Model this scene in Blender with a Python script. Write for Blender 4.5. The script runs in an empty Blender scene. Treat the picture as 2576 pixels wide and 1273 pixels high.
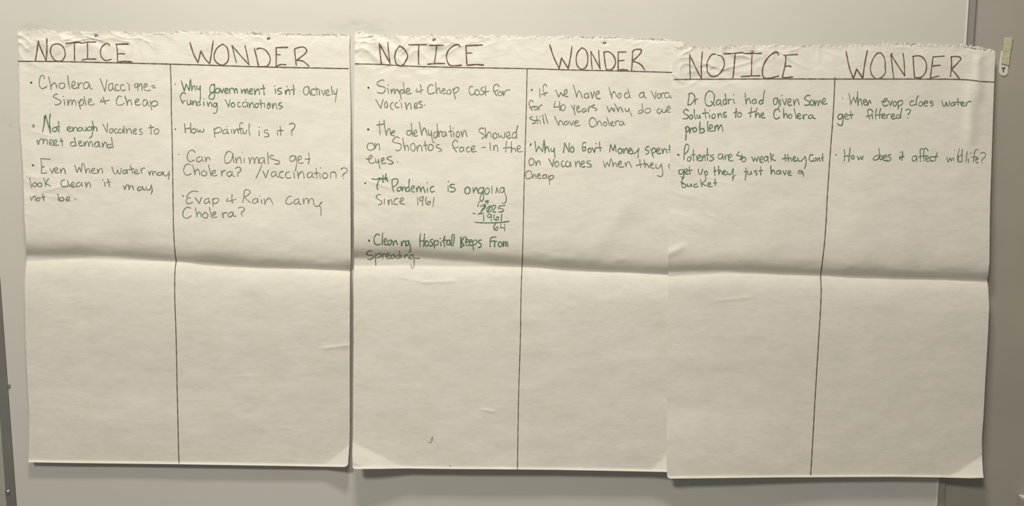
import bpy, math, random
import numpy as np

# ------------------------------------------------------------------ camera, world, lights, exposure
sc = bpy.context.scene
col = sc.collection
F = 1950.0            # focal length in pixels of the 2576 px wide frame
D = 1.56              # camera to wall, metres
ZC = 1.72             # camera height
TH = math.radians(6.3)
cam = bpy.data.objects.new('camera', bpy.data.cameras.new('camera'))
col.objects.link(cam)
cam.location = (0, -D, ZC)
cam.rotation_euler = (math.pi / 2 - TH, 0, 0)
cam.data.sensor_width = 36.0
cam.data.lens = F / 2576 * 36.0
cam.data.clip_start = 0.05
sc.camera = cam

w = bpy.data.worlds.new('room_light'); sc.world = w; w.use_nodes = True
w.node_tree.nodes['Background'].inputs[0].default_value = (1.0, 0.97, 0.88, 1)
w.node_tree.nodes['Background'].inputs[1].default_value = 0.155
sc.view_settings.view_transform = 'Standard'
sc.view_settings.look = 'None'
sc.view_settings.gamma = 1
sc.view_settings.use_curve_mapping = False
sc.view_settings.exposure = 0.0


def area(name, loc, target, sx, sy, power, color):
    l = bpy.data.lights.new(name, 'AREA'); l.shape = 'RECTANGLE'; l.size = sx; l.size_y = sy
    l.energy = power; l.color = color
    o = bpy.data.objects.new(name, l); col.objects.link(o); o.location = loc
    from mathutils import Vector
    o.rotation_euler = (Vector(target) - Vector(loc)).to_track_quat('-Z', 'Y').to_euler()
    return o


WARM = (1.0, 0.955, 0.86)
area('ceiling_lamp', (-0.14, -1.12, 3.35), (-0.15, 0, 1.6), 0.40, 0.25, 28, WARM)
area('ceiling_lamp', (-0.85, -2.6, 3.15), (-0.25, 0, 1.4), 0.45, 0.35, 44, WARM)

# ------------------------------------------------------------------ pixel -> point at a given distance off the wall
ct, st = math.cos(TH), math.sin(TH)


def at(px, py, h=0.0):
    px = np.asarray(px, float); py = np.asarray(py, float); h = np.asarray(h, float)
    a = px - 1288.0; b = 636.5 - py
    dy = F * ct + b * st
    dz = -F * st + b * ct
    t = (D - h) / dy
    return np.stack([a * t, -h + 0 * t, ZC + dz * t], -1)


def link(o, parent=None):
    col.objects.link(o)
    if parent is not None:
        o.parent = parent
    return o


def mesh_obj(name, verts, faces, mat, parent=None, smooth=False, loc=(0, 0, 0)):
    me = bpy.data.meshes.new(name)
    v = np.asarray(verts, float) - np.asarray(loc, float)
    me.from_pydata([tuple(p) for p in v], [], [tuple(int(i) for i in f) for f in faces])
    me.materials.append(mat)
    if smooth:
        me.polygons.foreach_set('use_smooth', [True] * len(me.polygons))
    me.update()
    o = bpy.data.objects.new(name, me)
    if parent is None:
        o.location = loc
    return link(o, parent)


def tag(o, label=None, cat=None, group=None, kind=None):
    for k, val in (('label', label), ('category', cat), ('group', group), ('kind', kind)):
        if val:
            o[k] = val
    return o


# ------------------------------------------------------------------ materials
def new_mat(name):
    m = bpy.data.materials.new(name); m.use_nodes = True
    nt = m.node_tree
    return m, nt, nt.nodes['Principled BSDF']


def N(nt, t, **kw):
    n = nt.nodes.new(t)
    for k, v in kw.items():
        setattr(n, k, v)
    return n


def noise(nt, scale, vec=None, mapping=None, detail=3, rough=0.5):
    n = N(nt, 'ShaderNodeTexNoise'); n.inputs['Scale'].default_value = scale
    n.inputs['Detail'].default_value = detail; n.inputs['Roughness'].default_value = rough
    tc = N(nt, 'ShaderNodeTexCoord')
    mp = N(nt, 'ShaderNodeMapping')
    mp.inputs['Scale'].default_value = mapping or (1, 1, 1)
    nt.links.new(tc.outputs['Object'], mp.inputs['Vector'])
    nt.links.new(mp.outputs[0], n.inputs['Vector'])
    return n


def ramp(nt, src, stops):
    r = N(nt, 'ShaderNodeValToRGB')
    while len(r.color_ramp.elements) < len(stops):
        r.color_ramp.elements.new(0.5)
    for e, (p, c) in zip(r.color_ramp.elements, stops):
        e.position = p; e.color = (*c, 1)
    nt.links.new(src, r.inputs[0])
    return r


def mixrgb(nt, fac, a, b, mode='MIX'):
    m = N(nt, 'ShaderNodeMix', data_type='RGBA', blend_type=mode)
    for sock, v in ((m.inputs[0], fac), (m.inputs[6], a), (m.inputs[7], b)):
        if isinstance(v, (int, float)):
            sock.default_value = v
        elif isinstance(v, tuple):
            sock.default_value = (*v, 1)
        else:
            nt.links.new(v, sock)
    return m.outputs[2]


def paper_mat():
    m, nt, b = new_mat('newsprint_paper')
    n1 = noise(nt, 1.0, mapping=(50, 50, 190), detail=5, rough=0.6)      # horizontal fibres
    n2 = noise(nt, 1.0, mapping=(22, 22, 40), detail=5)                     # cloudy flocs
    r1 = ramp(nt, n1.outputs[0], [(0.30, (0.925, 0.92, 0.905)), (0.5, (0.97, 0.97, 0.965)), (0.72, (1.0, 1.0, 1.0))])
    r2 = ramp(nt, n2.outputs[0], [(0.3, (0.765, 0.735, 0.65)), (0.7, (0.815, 0.775, 0.70))])
    c = mixrgb(nt, 1.0, r2.outputs[0], r1.outputs[0], 'MULTIPLY')
    nt.links.new(c, b.inputs['Base Color'])
    b.inputs['Roughness'].default_value = 0.85
    b.inputs['Specular IOR Level'].default_value = 0.2
    bp = N(nt, 'ShaderNodeBump'); bp.inputs['Strength'].default_value = 0.27; bp.inputs['Distance'].default_value = 0.0010
    n3 = noise(nt, 1.0, mapping=(62, 62, 230), detail=5, rough=0.65)
    ad = N(nt, 'ShaderNodeMath', operation='MULTIPLY_ADD'); ad.inputs[1].default_value = 0.5
    nt.links.new(n2.outputs[0], ad.inputs[0]); nt.links.new(n3.outputs[0], ad.inputs[2])
    nt.links.new(ad.outputs[0], bp.inputs['Height'])
    nt.links.new(bp.outputs[0], b.inputs['Normal'])
    return m


def ink_mat(name, dark, light, scale=260):
    m, nt, b = new_mat(name)
    n1 = noise(nt, scale, detail=3, rough=0.6)
    r = ramp(nt, n1.outputs[0], [(0.34, dark), (0.66, light)])
    nt.links.new(r.outputs[0], b.inputs['Base Color'])
    b.inputs['Roughness'].default_value = 0.8
    b.inputs['Specular IOR Level'].default_value = 0.2
    return m


def plain(name, colr, rough=0.5, metal=0.0, var=0.06, scale=30, bump=0.0):
    m, nt, b = new_mat(name)
    n1 = noise(nt, scale, detail=4)
    lo = tuple(c * (1 - var) for c in colr); hi = tuple(min(1, c * (1 + var)) for c in colr)
    r = ramp(nt, n1.outputs[0], [(0.3, lo), (0.7, hi)])
    nt.links.new(r.outputs[0], b.inputs['Base Color'])
    b.inputs['Roughness'].default_value = rough
    b.inputs['Metallic'].default_value = metal
    if bump:
        bp = N(nt, 'ShaderNodeBump'); bp.inputs['Strength'].default_value = bump; bp.inputs['Distance'].default_value = 0.0006
        n2 = noise(nt, 500, detail=3)
        nt.links.new(n2.outputs[0], bp.inputs['Height']); nt.links.new(bp.outputs[0], b.inputs['Normal'])
    return m


def board_mat():
    m, nt, b = new_mat('whiteboard_enamel')
    n1 = noise(nt, 3.0, detail=4)
    base = ramp(nt, n1.outputs[0], [(0.3, (0.60, 0.585, 0.53)), (0.7, (0.64, 0.62, 0.56))]).outputs[0]
    # wiped marker smudges left on the enamel: (px, py, radius x, radius z, strength)
    tc = N(nt, 'ShaderNodeTexCoord')
    wob = noise(nt, 1.0, mapping=(30, 30, 110), detail=5, rough=0.7)
    for px, py, rx, rz, s in ((905, 62, .055, .022, .55), (960, 66, .03, .018, .5), (80, 68, .03, .012, .6), (118, 62, .02, .02, .3),
                              (840, 66, .05, .02, .3), (2330, 1259, .006, .004, .9), (27, 318, .006, .008, .35),
                              (2210, 1230, .10, .02, .15), (1480, 20, .2, .02, .12), (20, 300, .02, .02, .25)):
        p = at(px, py)
        mp = N(nt, 'ShaderNodeMapping', vector_type='POINT')
        mp.inputs['Location'].default_value = (-p[0] / rx, 0, -p[2] / rz)
        mp.inputs['Scale'].default_value = (1 / rx, 0, 1 / rz)
        nt.links.new(tc.outputs['Object'], mp.inputs[0])
        g = N(nt, 'ShaderNodeTexGradient', gradient_type='SPHERICAL')
        nt.links.new(mp.outputs[0], g.inputs[0])
        mu = N(nt, 'ShaderNodeMath', operation='MULTIPLY'); nt.links.new(g.outputs[1], mu.inputs[0])
        rr = ramp(nt, wob.outputs[0], [(0.4, (0, 0, 0)), (0.65, (1, 1, 1))])
        nt.links.new(rr.outputs[0], mu.inputs[1])
        m2 = N(nt, 'ShaderNodeMath', operation='MULTIPLY'); m2.inputs[1].default_value = s
        nt.links.new(mu.outputs[0], m2.inputs[0])
        base = mixrgb(nt, m2.outputs[0], base, (0.36, 0.40, 0.34))
    nt.links.new(base, b.inputs['Base Color'])
    b.inputs['Roughness'].default_value = 0.55
    b.inputs['Specular IOR Level'].default_value = 0.25
    return m


M_paper = paper_mat()
M_head = ink_mat('brown_marker', (0.115, 0.068, 0.046), (0.25, 0.165, 0.115))
M_rule = ink_mat('dark_marker', (0.10, 0.078, 0.058), (0.21, 0.175, 0.135))
INK = {
    'g': ink_mat('faded_green_marker', (0.12, 0.165, 0.105), (0.32, 0.35, 0.265)),       # grey green, worn tip
    'f': ink_mat('pale_green_marker', (0.16, 0.20, 0.14), (0.34, 0.36, 0.28)),
    'G': ink_mat('green_marker', (0.055, 0.135, 0.068), (0.22, 0.31, 0.20)),
    'd': ink_mat('dark_bullet_marker', (0.06, 0.062, 0.045), (0.10, 0.10, 0.075)),
    'p': ink_mat('grey_pencil', (0.30, 0.28, 0.23), (0.48, 0.45, 0.38)),
    'h': M_head, 'r': M_rule,
}
M_board = board_mat()
M_frame = plain('brushed_grey_metal', (0.235, 0.225, 0.20), 0.45, 0.25, 0.07, 12, 0.1)
M_frame2 = plain('light_grey_metal', (0.335, 0.315, 0.28), 0.5, 0.1, 0.05, 12, 0.1)
M_wall = plain('grey_wall_paint', (0.392, 0.366, 0.308), 0.75, 0, 0.05, 6, 0.35)
M_wall_l = plain('grey_wall_paint_left', (0.40, 0.39, 0.34), 0.75, 0, 0.05, 6, 0.35)
M_shade = plain('painted_groove_shade', (0.20, 0.185, 0.16), 0.8, 0, 0.05)  # shade in the groove beside the right strip, put into the colour
M_chrome = plain('steel', (0.62, 0.62, 0.60), 0.22, 1.0, 0.02)
M_edge = plain('board_edge_band', (0.74, 0.73, 0.66), 0.4, 0, 0.02)


def box(name, x0, x1, y0, y1, z0, z1, mat, parent=None, bevel=0.0, loc=None):
    import bmesh
    bm = bmesh.new()
    r = bmesh.ops.create_cube(bm, size=1.0)
    for v in bm.verts:
        v.co = ((x0 + x1) / 2 + v.co.x * (x1 - x0), (y0 + y1) / 2 + v.co.y * (y1 - y0), (z0 + z1) / 2 + v.co.z * (z1 - z0))
    if bevel:
        bmesh.ops.bevel(bm, geom=bm.edges[:], offset=bevel, segments=2, affect='EDGES', profile=0.6)
    if loc is not None:
        for v in bm.verts:
            v.co = (v.co.x - loc[0], v.co.y - loc[1], v.co.z - loc[2])
    me = bpy.data.meshes.new(name); bm.to_mesh(me); bm.free()
    me.materials.append(mat)
    o = bpy.data.objects.new(name, me)
    if parent is None and loc is not None:
        o.location = loc
    return link(o, parent)


# ------------------------------------------------------------------ wall and whiteboard
Z0, Z1 = 0.0, 2.75
BH = 0.0                                       # the board's face is y = 0
XR0 = float(at(2434.5, 0)[0]); XR0b = float(at(2358.5, 1265)[0]); XR = (XR0 + XR0b) / 2
XRW = float(at(2457.5, 0)[0] - at(2434.5, 0)[0])
XL = float((at(40, 1272)[0] + at(13, 850)[0]) / 2)
XLW = 0.0205
o = box('wall_back', -3.2, 3.2, 0.014, 0.06, Z0, Z1, M_wall); tag(o, kind='structure')
BZ0, BZ1 = 0.75, 2.55
wb = bpy.data.objects.new('whiteboard', None); link(wb)
tag(wb, 'large off-white whiteboard with grey metal edge strips behind the three paper sheets', 'whiteboard')
box('board_surface', XL, XR, 0.0, 0.0135, BZ0, BZ1, M_board, wb, 0.0008)
box('edge_band', XR - 0.0022, XR + 0.0006, -0.0009, 0.012, BZ0, BZ1, M_edge, wb, 0.0004)
rl = box('frame_strip', XL - XLW, XL - 0.0004, -0.0015, 0.0135, BZ0, BZ1, M_frame, wb, 0.0012)
tag(rl, 'darker grey metal strip down the left edge of the board')
box('frame_strip', XR + 0.0008, XR + XRW, 0.004, 0.0136, BZ0, BZ1, M_frame2, wb, 0.0006)
box('groove_shade', XR + XRW + 0.0001, XR + XRW + 0.0035, 0.011, 0.0137, BZ0, BZ1, M_shade, wb)  # dark bar painted as the slight shadow right of the strip
# neighbouring panel left of the metal strip
o = box('trim_1', XL - XLW - 0.9, XL - XLW - 0.0005, 0.001, 0.0138, BZ0, BZ1, M_wall_l); tag(o, kind='structure')


def dome(name, c, r, depth, mat, parent, n=20, rings=6, loc=(0, 0, 0)):
    vs, fs = [], []
    for i in range(rings + 1):
        a = math.pi / 2 * i / rings
        rr = r * math.cos(a); y = -depth * math.sin(a)
        for k in range(n):
            t = 2 * math.pi * k / n
            vs.append((c[0] + rr * math.cos(t), c[1] + y, c[2] + rr * math.sin(t)))
    for i in range(rings):
        for k in range(n):
            a, b_ = i * n + k, i * n + (k + 1) % n
            fs.append((a, b_, b_ + n, a + n))
    return mesh_obj(name, vs, fs, mat, parent, True, loc)


p = at(19.5, 1238, 0.0015)
dome('screw', (p[0], -0.0012, p[2]), 0.0058, 0.0042, M_chrome, wb)
# a nick of torn-up metal on the strip's edge
p = at(23, 972, 0.002)
box('burr', p[0] - 0.0025, p[0] + 0.0018, -0.0035, 0.0, p[2] - 0.0035, p[2] + 0.004, M_frame, wb, 0.0012)

# ------------------------------------------------------------------ smooth value noise for the paper relief
def vnoise(x, y, seed):
    r = np.random.RandomState(seed)
    T = r.rand(64, 64)
    xi = np.floor(x).astype(int); yi = np.floor(y).astype(int)
    fx = x - xi; fy = y - yi
    fx = fx * fx * fx * (fx * (fx * 6 - 15) + 10); fy = fy * fy * fy * (fy * (fy * 6 - 15) + 10)
    a = T[yi % 64, xi % 64]; b = T[yi % 64, (xi + 1) % 64]
    c = T[(yi + 1) % 64, xi % 64]; d = T[(yi + 1) % 64, (xi + 1) % 64]
    return (a * (1 - fx) + b * fx) * (1 - fy) + (c * (1 - fx) + d * fx) * fy - 0.5


def sstep(x, a, b):
    t = np.clip((x - a) / (b - a), 0, 1)
    return t * t * (3 - 2 * t)


def side(px, py, x0, y0, x1, y1):
    """signed distance in px to the line, positive on its right-hand side going 0 -> 1 (y down)"""
    dx, dy = x1 - x0, y1 - y0
    L = math.hypot(dx, dy)
    return ((px - x0) * -dy + (py - y0) * dx) / L


def crease(px, py, x0, y0, x1, y1, wid, amp, sgn=1):
    """an asymmetric little ridge along a segment (heights in metres)"""
    dx, dy = x1 - x0, y1 - y0
    L = math.hypot(dx, dy)
    s = ((px - x0) * dx + (py - y0) * dy) / L
    d = side(px, py, x0, y0, x1, y1)
    m = sstep(s, -0.15 * L, 0.25 * L) * (1 - sstep(s, 0.75 * L, 1.15 * L))
    return amp * m * (np.exp(-(np.abs(d) / wid)) if wid < 9 else np.exp(-(d / wid) ** 2))


SHEETS = [
    dict(top=[(44, 81), (55, 77), (113, 75.5), (170, 79), (230, 80), (305, 80), (380, 84), (430, 81), (455, 76), (480, 77), (500, 80), (560, 81), (620, 80), (640, 79), (660, 83), (719, 83), (800, 84), (881, 87)],
         left=[(44, 81), (46, 115), (48, 155), (50, 310), (58, 420), (62, 550), (65, 600), (67, 655), (62.5, 705), (62, 730), (64, 850), (69, 950), (73, 1030), (73.5, 1095), (71.5, 1163)],
         right=[(881, 87), (879, 120), (880, 170), (882, 290), (881.5, 450), (882, 560), (882, 655), (880.5, 700), (880, 850), (880, 1080), (879, 1119), (876.5, 1150), (875, 1175)],
         bottom=[(71.5, 1163), (200, 1165), (450, 1168), (700, 1172), (875, 1175)],
         fold=[(60, 658), (196, 651), (314, 654), (444, 659), (629, 672), (882, 681)],
         core=[(60, 16), (196, 10), (314, 9), (444, 4), (629, 3), (882, 2)],
         base=0.0026, lift=0.010, seed=3,
         curls=[(878, 1118, 806, 1177, -1, .55)], round_=[(875, 1175, 12, 'r')],
         holes=[(243, 90, 5.4, 4.6), (676, 98, 4.6, 4.0)],
         specks=[(243, 76), (387, 80), (397, 81), (443, 82), (507, 84), (551, 86), (578, 86.5), (593, 86), (621, 86)] + [(458 + 4 * i, 78.5) for i in range(5)] + [(634 + 3.2 * i, 85.5 + .1 * i) for i in range(9)] + [(722 + 6.2 * i, 88 + 0.1 * i) for i in range(21)] + [(857 + 3.4 * i, 89.5) for i in range(7)],
         cr=[(62, 440, 100, 450, 5, .0012), (100, 484, 180, 462, 7, .0022), (95, 490, 165, 500, 5, .0012), (808, 877, 884, 868, 6, .0020), (700, 1075, 740, 1080, 3, .0006), (560, 950, 640, 945, 4, .0005), (76, 330, 130, 342, 5, .001)]),
    dict(top=[(892, 84), (897, 80), (906, 78), (915, 80), (927, 86), (977, 89.5), (1040, 91), (1077, 92), (1084, 85), (1092, 88), (1102, 92), (1194, 90), (1257, 90), (1300, 89), (1360, 92), (1440, 92), (1480, 90), (1505, 89), (1560, 92), (1640, 96), (1700, 100), (1722, 106)],
         left=[(892, 84), (893, 130), (892, 180), (890, 260), (889.5, 400), (890, 550), (890.7, 668), (889, 720), (889.7, 850), (888, 1080), (886.3, 1142), (887, 1180)],
         right=[(1722, 106), (1720, 300), (1716, 690), (1712, 850), (1702, 1187)],
         bottom=[(887, 1180), (960, 1179.5), (1024, 1178.5), (1140, 1180), (1240, 1180.5), (1400, 1182), (1560, 1185), (1680, 1187.5), (1702, 1187)],
         fold=[(888, 669), (1035, 668), (1146, 671), (1311, 671), (1489, 682), (1680, 691), (1725, 693)],
         core=[(888, 22), (1035, 24), (1146, 18), (1311, 6), (1489, 3), (1725, 3)],
         base=0.0026, lift=0.0255, seed=11,
         curls=[(887, 1110, 1027, 1180, 1, .46), (1682, 1134, 1630, 1190, -1, .34)], round_=[(887, 1180, 7, 'l')],
         holes=[(1092, 100, 4.8, 4.2), (1521, 109, 4.8, 3.0)],
         specks=[(1086, 88), (1087, 91), (1258, 92), (1258, 95), (1306, 92), (1320, 93.5), (1328, 92.5), (1354, 92), (1389, 94.6), (1424, 95.5), (1432, 95.5), (1466, 94.6), (1478, 96), (1492, 96), (1492, 98), (1505, 91), (1510, 95.5), (1523, 95.5)] + [(1530 + 5 * i, 95.5) for i in range(5)] + [(1575 + 5 * i, 97) for i in range(3)] + [(1598 + 5.5 * i, 99) for i in range(6)] + [(1634 + 3.4 * i, 100 + .1 * i) for i in range(13)] + [(1684 + 6 * i, 102 + .6 * i) for i in range(6)] + [(902 + 3 * i, 82) for i in range(3)],
         cr=[(1000, 697, 1075, 710, 4, .0010), (1060, 711, 1145, 707, 4, .0016), (1480, 650, 1600, 480, 30, .0020), (1210, 1030, 1246, 1036, 3, .0016), (900, 800, 890, 830, 5, .001)]),
    dict(top=[(1693, 119.5), (1763, 117.5), (1830, 116), (1857, 112), (1880, 114), (1960, 114), (2037, 114), (2110, 113), (2147, 113), (2263, 108), (2330, 110), (2422, 114), (2464, 118), (2490, 124), (2504, 130)],
         left=[(1693, 119.5), (1692, 160), (1690, 205), (1688, 300), (1684, 450), (1682, 560), (1681, 690), (1679, 850), (1677, 1080), (1676.3, 1140), (1678.5, 1204)],
         right=[(2504, 130), (2501, 205), (2498, 290), (2491, 500), (2490, 550), (2489, 660), (2486, 690), (2483.5, 704), (2486, 725), (2488.5, 770), (2485, 850), (2479, 950), (2474, 1050), (2470, 1103), (2470.5, 1148), (2472.5, 1187), (2474.5, 1202)],
         bottom=[(1678.5, 1204), (1780, 1203), (1960, 1201), (2250, 1199.5), (2360, 1201), (2440, 1203), (2474.5, 1202)],
         fold=[(1675, 696), (1822, 687), (2064, 694), (2221, 700), (2483, 707), (2510, 708)],
         core=[(1675, 14), (1822, 8), (2064, 5), (2221, 4), (2510, 3)],
         base=0.0050, lift=0.017, seed=23,
         curls=[(2472, 1143, 2400, 1190, -1, .46), (1676, 1120, 1699, 1150, 1, .14)], round_=[(1678.5, 1204, 9, 'l')],
         holes=[(1893, 130, 4.2, 3.2)],
         specks=[(1838, 115.5), (1843, 116), (1864, 116), (1866, 116), (1999, 115.5), (2036, 116), (2040, 118), (2112, 114), (2123, 117), (2203, 115), (2326, 112), (2328, 115), (2392, 115)] + [(2256 + 5.4 * i, 113 + .1 * i) for i in range(9)] + [(2430 + 5 * i, 119.5 + .8 * i) for i in range(11)],
         cr=[(1640, 658, 1725, 618, 10, .0022), (1795, 757, 1895, 747, 5, .0010), (2446, 190, 2440, 370, 16, .0035), (2462, 125, 2462, 260, 13, .0030)]),
]


def poly(pts, axis, q):
    a = np.array(pts, float)
    return np.interp(q, a[:, axis], a[:, 1 - axis])


def height(S, px, py):
    fold = poly(S['fold'], 0, px)
    core = poly(S['core'], 0, px)
    d = py - fold
    ty = poly(S['top'], 0, px)
    v = (py - ty) / 1090.0
    up = np.clip(-(d), 0, None)
    dn = np.clip(d, 0, None)
    wob = 0.75 + 0.5 * (vnoise(px / 90.0, py * 0 + 3.3, S['seed']) + .5) + 0.22 * vnoise(px / 34.0, py / 18.0, S['seed'] + 20) * np.exp(-(up / 32.0) ** 2)
    hu = 0.0035 * (up * up / (up * up + (6 + core) ** 2)) + 0.0155 * wob * (1 - np.exp(-(np.clip(up - core, 0, None) / 17.5) ** 1.15)) * (1 - 0.78 * sstep(up, 50, 420))
    hd = 0.0125 * (1 - np.exp(-dn / 26.0)) * (1 - 0.45 * sstep(dn, 60, 330)) + 0.003 * (1 - np.exp(-dn / 160.0))
    h = S['base'] + 0.0015 + hu + hd
    # hangs from its top edge
    tt = np.clip(v / 0.46, 0, 1)
    h = S['base'] + (h - S['base']) * (0.05 + 0.95 * (1 - (1 - tt) ** 1.5))
    # swings out towards the bottom edge
    h += (S['lift'] - 0.007) * np.clip(dn / 500.0, 0, 1.1) ** 1.3
    by = poly(S['bottom'], 0, px)
    db = by - py
    h += 0.0042 * np.clip(1 - db / 6.5, 0, 1) ** 1.4
    # soft cockling
    s = S['seed']
    h += 0.0026 * vnoise(px / 170.0 + s, py / 120.0, s + 1) + 0.0011 * vnoise(px / 70.0, py / 38.0 + s, s + 2)
    h += 0.00022 * vnoise(px / 30.0, py / 13.0, s + 3) + 0.00007 * vnoise(px / 12.0, py / 6.0, s + 4)
    # crumpled upper left corner
    lx = poly(S['left'], 1, py)
    u = px - lx
    cm = (1 - sstep(u, 120, 430)) * (1 - sstep(py - ty, 45, 130)) + 0.35 * (1 - sstep(py - ty, 20, 80))
    wx = px + 22 * vnoise(px / 40, py / 40, s + 8); wy = py + 22 * vnoise(px / 40, py / 40, s + 9)
    rid = 0.5 - np.abs(vnoise(wx / 34.0 + 5, wy / 17.0 + wx / 60, s + 5)) * 2
    rid2 = 0.5 - np.abs(vnoise(wx / 60.0 + 9, wy / 26.0 - wx / 55, s + 6)) * 2
    h += cm * (0.0017 * rid + 0.0024 * rid2)
    cm2 = (1 - sstep(u, 60, 260)) * np.exp(-((py - ty - 380) / 90.0) ** 2)
    h += cm2 * 0.0012 * rid2
    # frayed strip above the perforation
    h += 0.0010 * (1 - sstep(py - ty, 0, 9)) * (0.4 + 2 * vnoise(px / 5.0, py / 6.0, s + 7))
    # puckers round the punched holes and the perforation
    near = (py - ty) < 34
    if near.any():
        qx, qy = px[near], py[near]
        e = np.zeros_like(qx)
        for hx, hy, ra, rb in S['holes']:
            e -= 0.0016 * np.exp(-(((qx - hx) / (ra * 1.7)) ** 2 + ((qy - hy) / (rb * 1.7)) ** 2))
        for hx, hy in S['specks']:
            e -= 0.0009 * np.exp(-(((qx - hx) / 3.0) ** 2 + ((qy - hy) / 3.2) ** 2))
        h = h.copy(); h[near] += e
    for c in S['cr']:
        h += crease(px, py, *c)
    for x0, y0, x1, y1, sg, k in S['curls']:
        q = side(px, py, x0, y0, x1, y1) * sg
        q = np.minimum(q, 46 if x0 != 1682 else 30)
        h += k * 0.0008 * np.sqrt(np.clip(q, 0, None) ** 2 + 9) * (q > 0) - k * 0.0024 * (q > 0)
    if S.get('over') is not None:          # lifted a little where it lies on its neighbour
        h = h + np.interp(py, S['lift_y'], S['lift_h']) * (1 - sstep(px, 1700, 2150))
    return np.maximum(h, 0.0007)


_y = np.arange(96, 1216, 4.0)
_YY, _XX = np.meshgrid(_y, np.arange(1676, 1722, 3.0), indexing='ij')
_g = np.clip(height(SHEETS[1], _XX, _YY) + 0.0018 - height(SHEETS[2], _XX, _YY), 0, None).max(1)
_g = np.array([_g[max(0, i - 12):i + 13].max() for i in range(len(_g))])
_gp = np.pad(_g, 15, mode='edge')
_g = np.convolve(_gp, np.hanning(31) / np.hanning(31).sum(), 'valid')
SHEETS[2]['lift_y'], SHEETS[2]['lift_h'], SHEETS[2]['over'] = _y, _g, SHEETS[1]

# rows: tight near the torn top edge
vr = np.concatenate([np.arange(0, 24, 1.0), np.arange(24, 34, 2.0), np.arange(34, 1076, 2.5), np.arange(1076, 1090.1, 1.6)]) / 1090.0
vr[-1] = 1.0


def build_sheet(S, label, name='paper_sheet'):
    rng = np.random.RandomState(S['seed'])
    nu = 540
    us = np.linspace(0, 1, nu + 1)
    V, U = np.meshgrid(vr, us, indexing='ij')
    top = np.array(S['top'], float); bot = np.array(S['bottom'], float)
    tx = top[0, 0] + us * (top[-1, 0] - top[0, 0]); tyy = np.interp(tx, top[:, 0], top[:, 1])
    jag = rng.randn(nu + 1) * 0.9 + np.convolve(rng.randn(nu + 1), np.ones(4) / 4, 'same') * 1.2 - 1.0 * (rng.rand(nu + 1) > .86) * 2.5
    jag[0] = jag[-1] = 0
    tyj = tyy + np.clip(jag, -4.5, 3.0)
    bx = bot[0, 0] + us * (bot[-1, 0] - bot[0, 0]); byy = np.interp(bx, bot[:, 0], bot[:, 1])
    for cx, cy, r, sd in S['round_']:
        dd = np.abs(bx - cx); byy = byy - np.where(dd < r, (r - np.sqrt(np.clip(r * r - (r - dd) ** 2, 0, None))) * 0.8, 0)
    Ty0 = tyy[None, :]; By0 = byy[None, :]
    py = Ty0 + V * (By0 - Ty0)
    py = py + (tyj - tyy)[None, :] * np.clip(1 - V / 0.006, 0, 1)
    lx = poly(S['left'], 1, py); rx = poly(S['right'], 1, py)
    lx = lx + 0.22 * rng.randn(len(vr))[:, None]; rx = rx + 0.15 * rng.randn(len(vr))[:, None]
    px = lx + U * (rx - lx)
    for hx, hy, ra, rb in S['holes']:       # round the punched holes
        ex, ey = (px - hx) / ra, (py - hy) / rb
        rr = np.hypot(ex, ey); m_ = (rr > 0.80) & (rr < 1.22)
        px = np.where(m_, hx + ex / rr * ra, px); py = np.where(m_, hy + ey / rr * rb, py)
    h = height(S, px, py)
    P = at(px, py, h)
    S['px'], S['py'], S['h'] = px, py, h
    c = P.reshape(-1, 3)
    nr = len(vr); nc = nu + 1
    idx = np.arange(nr * nc).reshape(nr, nc)
    cxp = (px[:-1, :-1] + px[1:, 1:]) / 2; cyp = (py[:-1, :-1] + py[1:, 1:]) / 2
    keep = np.ones_like(cxp, bool)
    for hx, hy, ra, rb in S['holes']:
        keep &= ((cxp - hx) / ra) ** 2 + ((cyp - hy) / rb) ** 2 > 1
    for hx, hy in S['specks']:
        hx += rng.uniform(-.9, .9); hy += rng.uniform(-1.1, 1.1)
        ra = 1.0 + rng.rand() * 1.2; rb = 0.8 + rng.rand() * 1.7
        keep &= ((cxp - hx) / ra) ** 2 + ((cyp - hy) / rb) ** 2 > 1
    q = np.stack([idx[:-1, :-1], idx[1:, :-1], idx[1:, 1:], idx[:-1, 1:]], -1)[keep]
    loc = np.array(at((px[0, 0] + px[0, -1]) / 2, (py[0, 0] + py[0, -1]) / 2, S['base']))
    me = bpy.data.meshes.new(name)
    c = c - loc
    me.vertices.add(len(c)); me.vertices.foreach_set('co', c.astype(np.float32).ravel())
    nf = len(q)
    me.loops.add(nf * 4); me.loops.foreach_set('vertex_index', q.astype(np.int32).ravel())
    me.polygons.add(nf); me.polygons.foreach_set('loop_start', np.arange(0, nf * 4, 4, dtype=np.int32))
    me.polygons.foreach_set('loop_total', np.full(nf, 4, np.int32))
    me.polygons.foreach_set('use_smooth', np.ones(nf, bool))
    me.update(calc_edges=True); me.validate()
    me.materials.append(M_paper)
    o = bpy.data.objects.new(name, me); o.location = loc
    link(o)
    tag(o, label, 'paper sheet', 'handwritten chart sheets on the whiteboard')
    S['obj'] = o; S['loc'] = loc
    return o


build_sheet(SHEETS[0], 'leftmost paper sheet, four WONDER notes ending Evap + Rain carry Cholera')
build_sheet(SHEETS[1], 'middle paper sheet with the subtraction sum 2025 minus 1961 in green marker')
build_sheet(SHEETS[2], 'rightmost paper sheet, overlapping its neighbour, beginning Dr Qadri had given some solutions')

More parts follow.
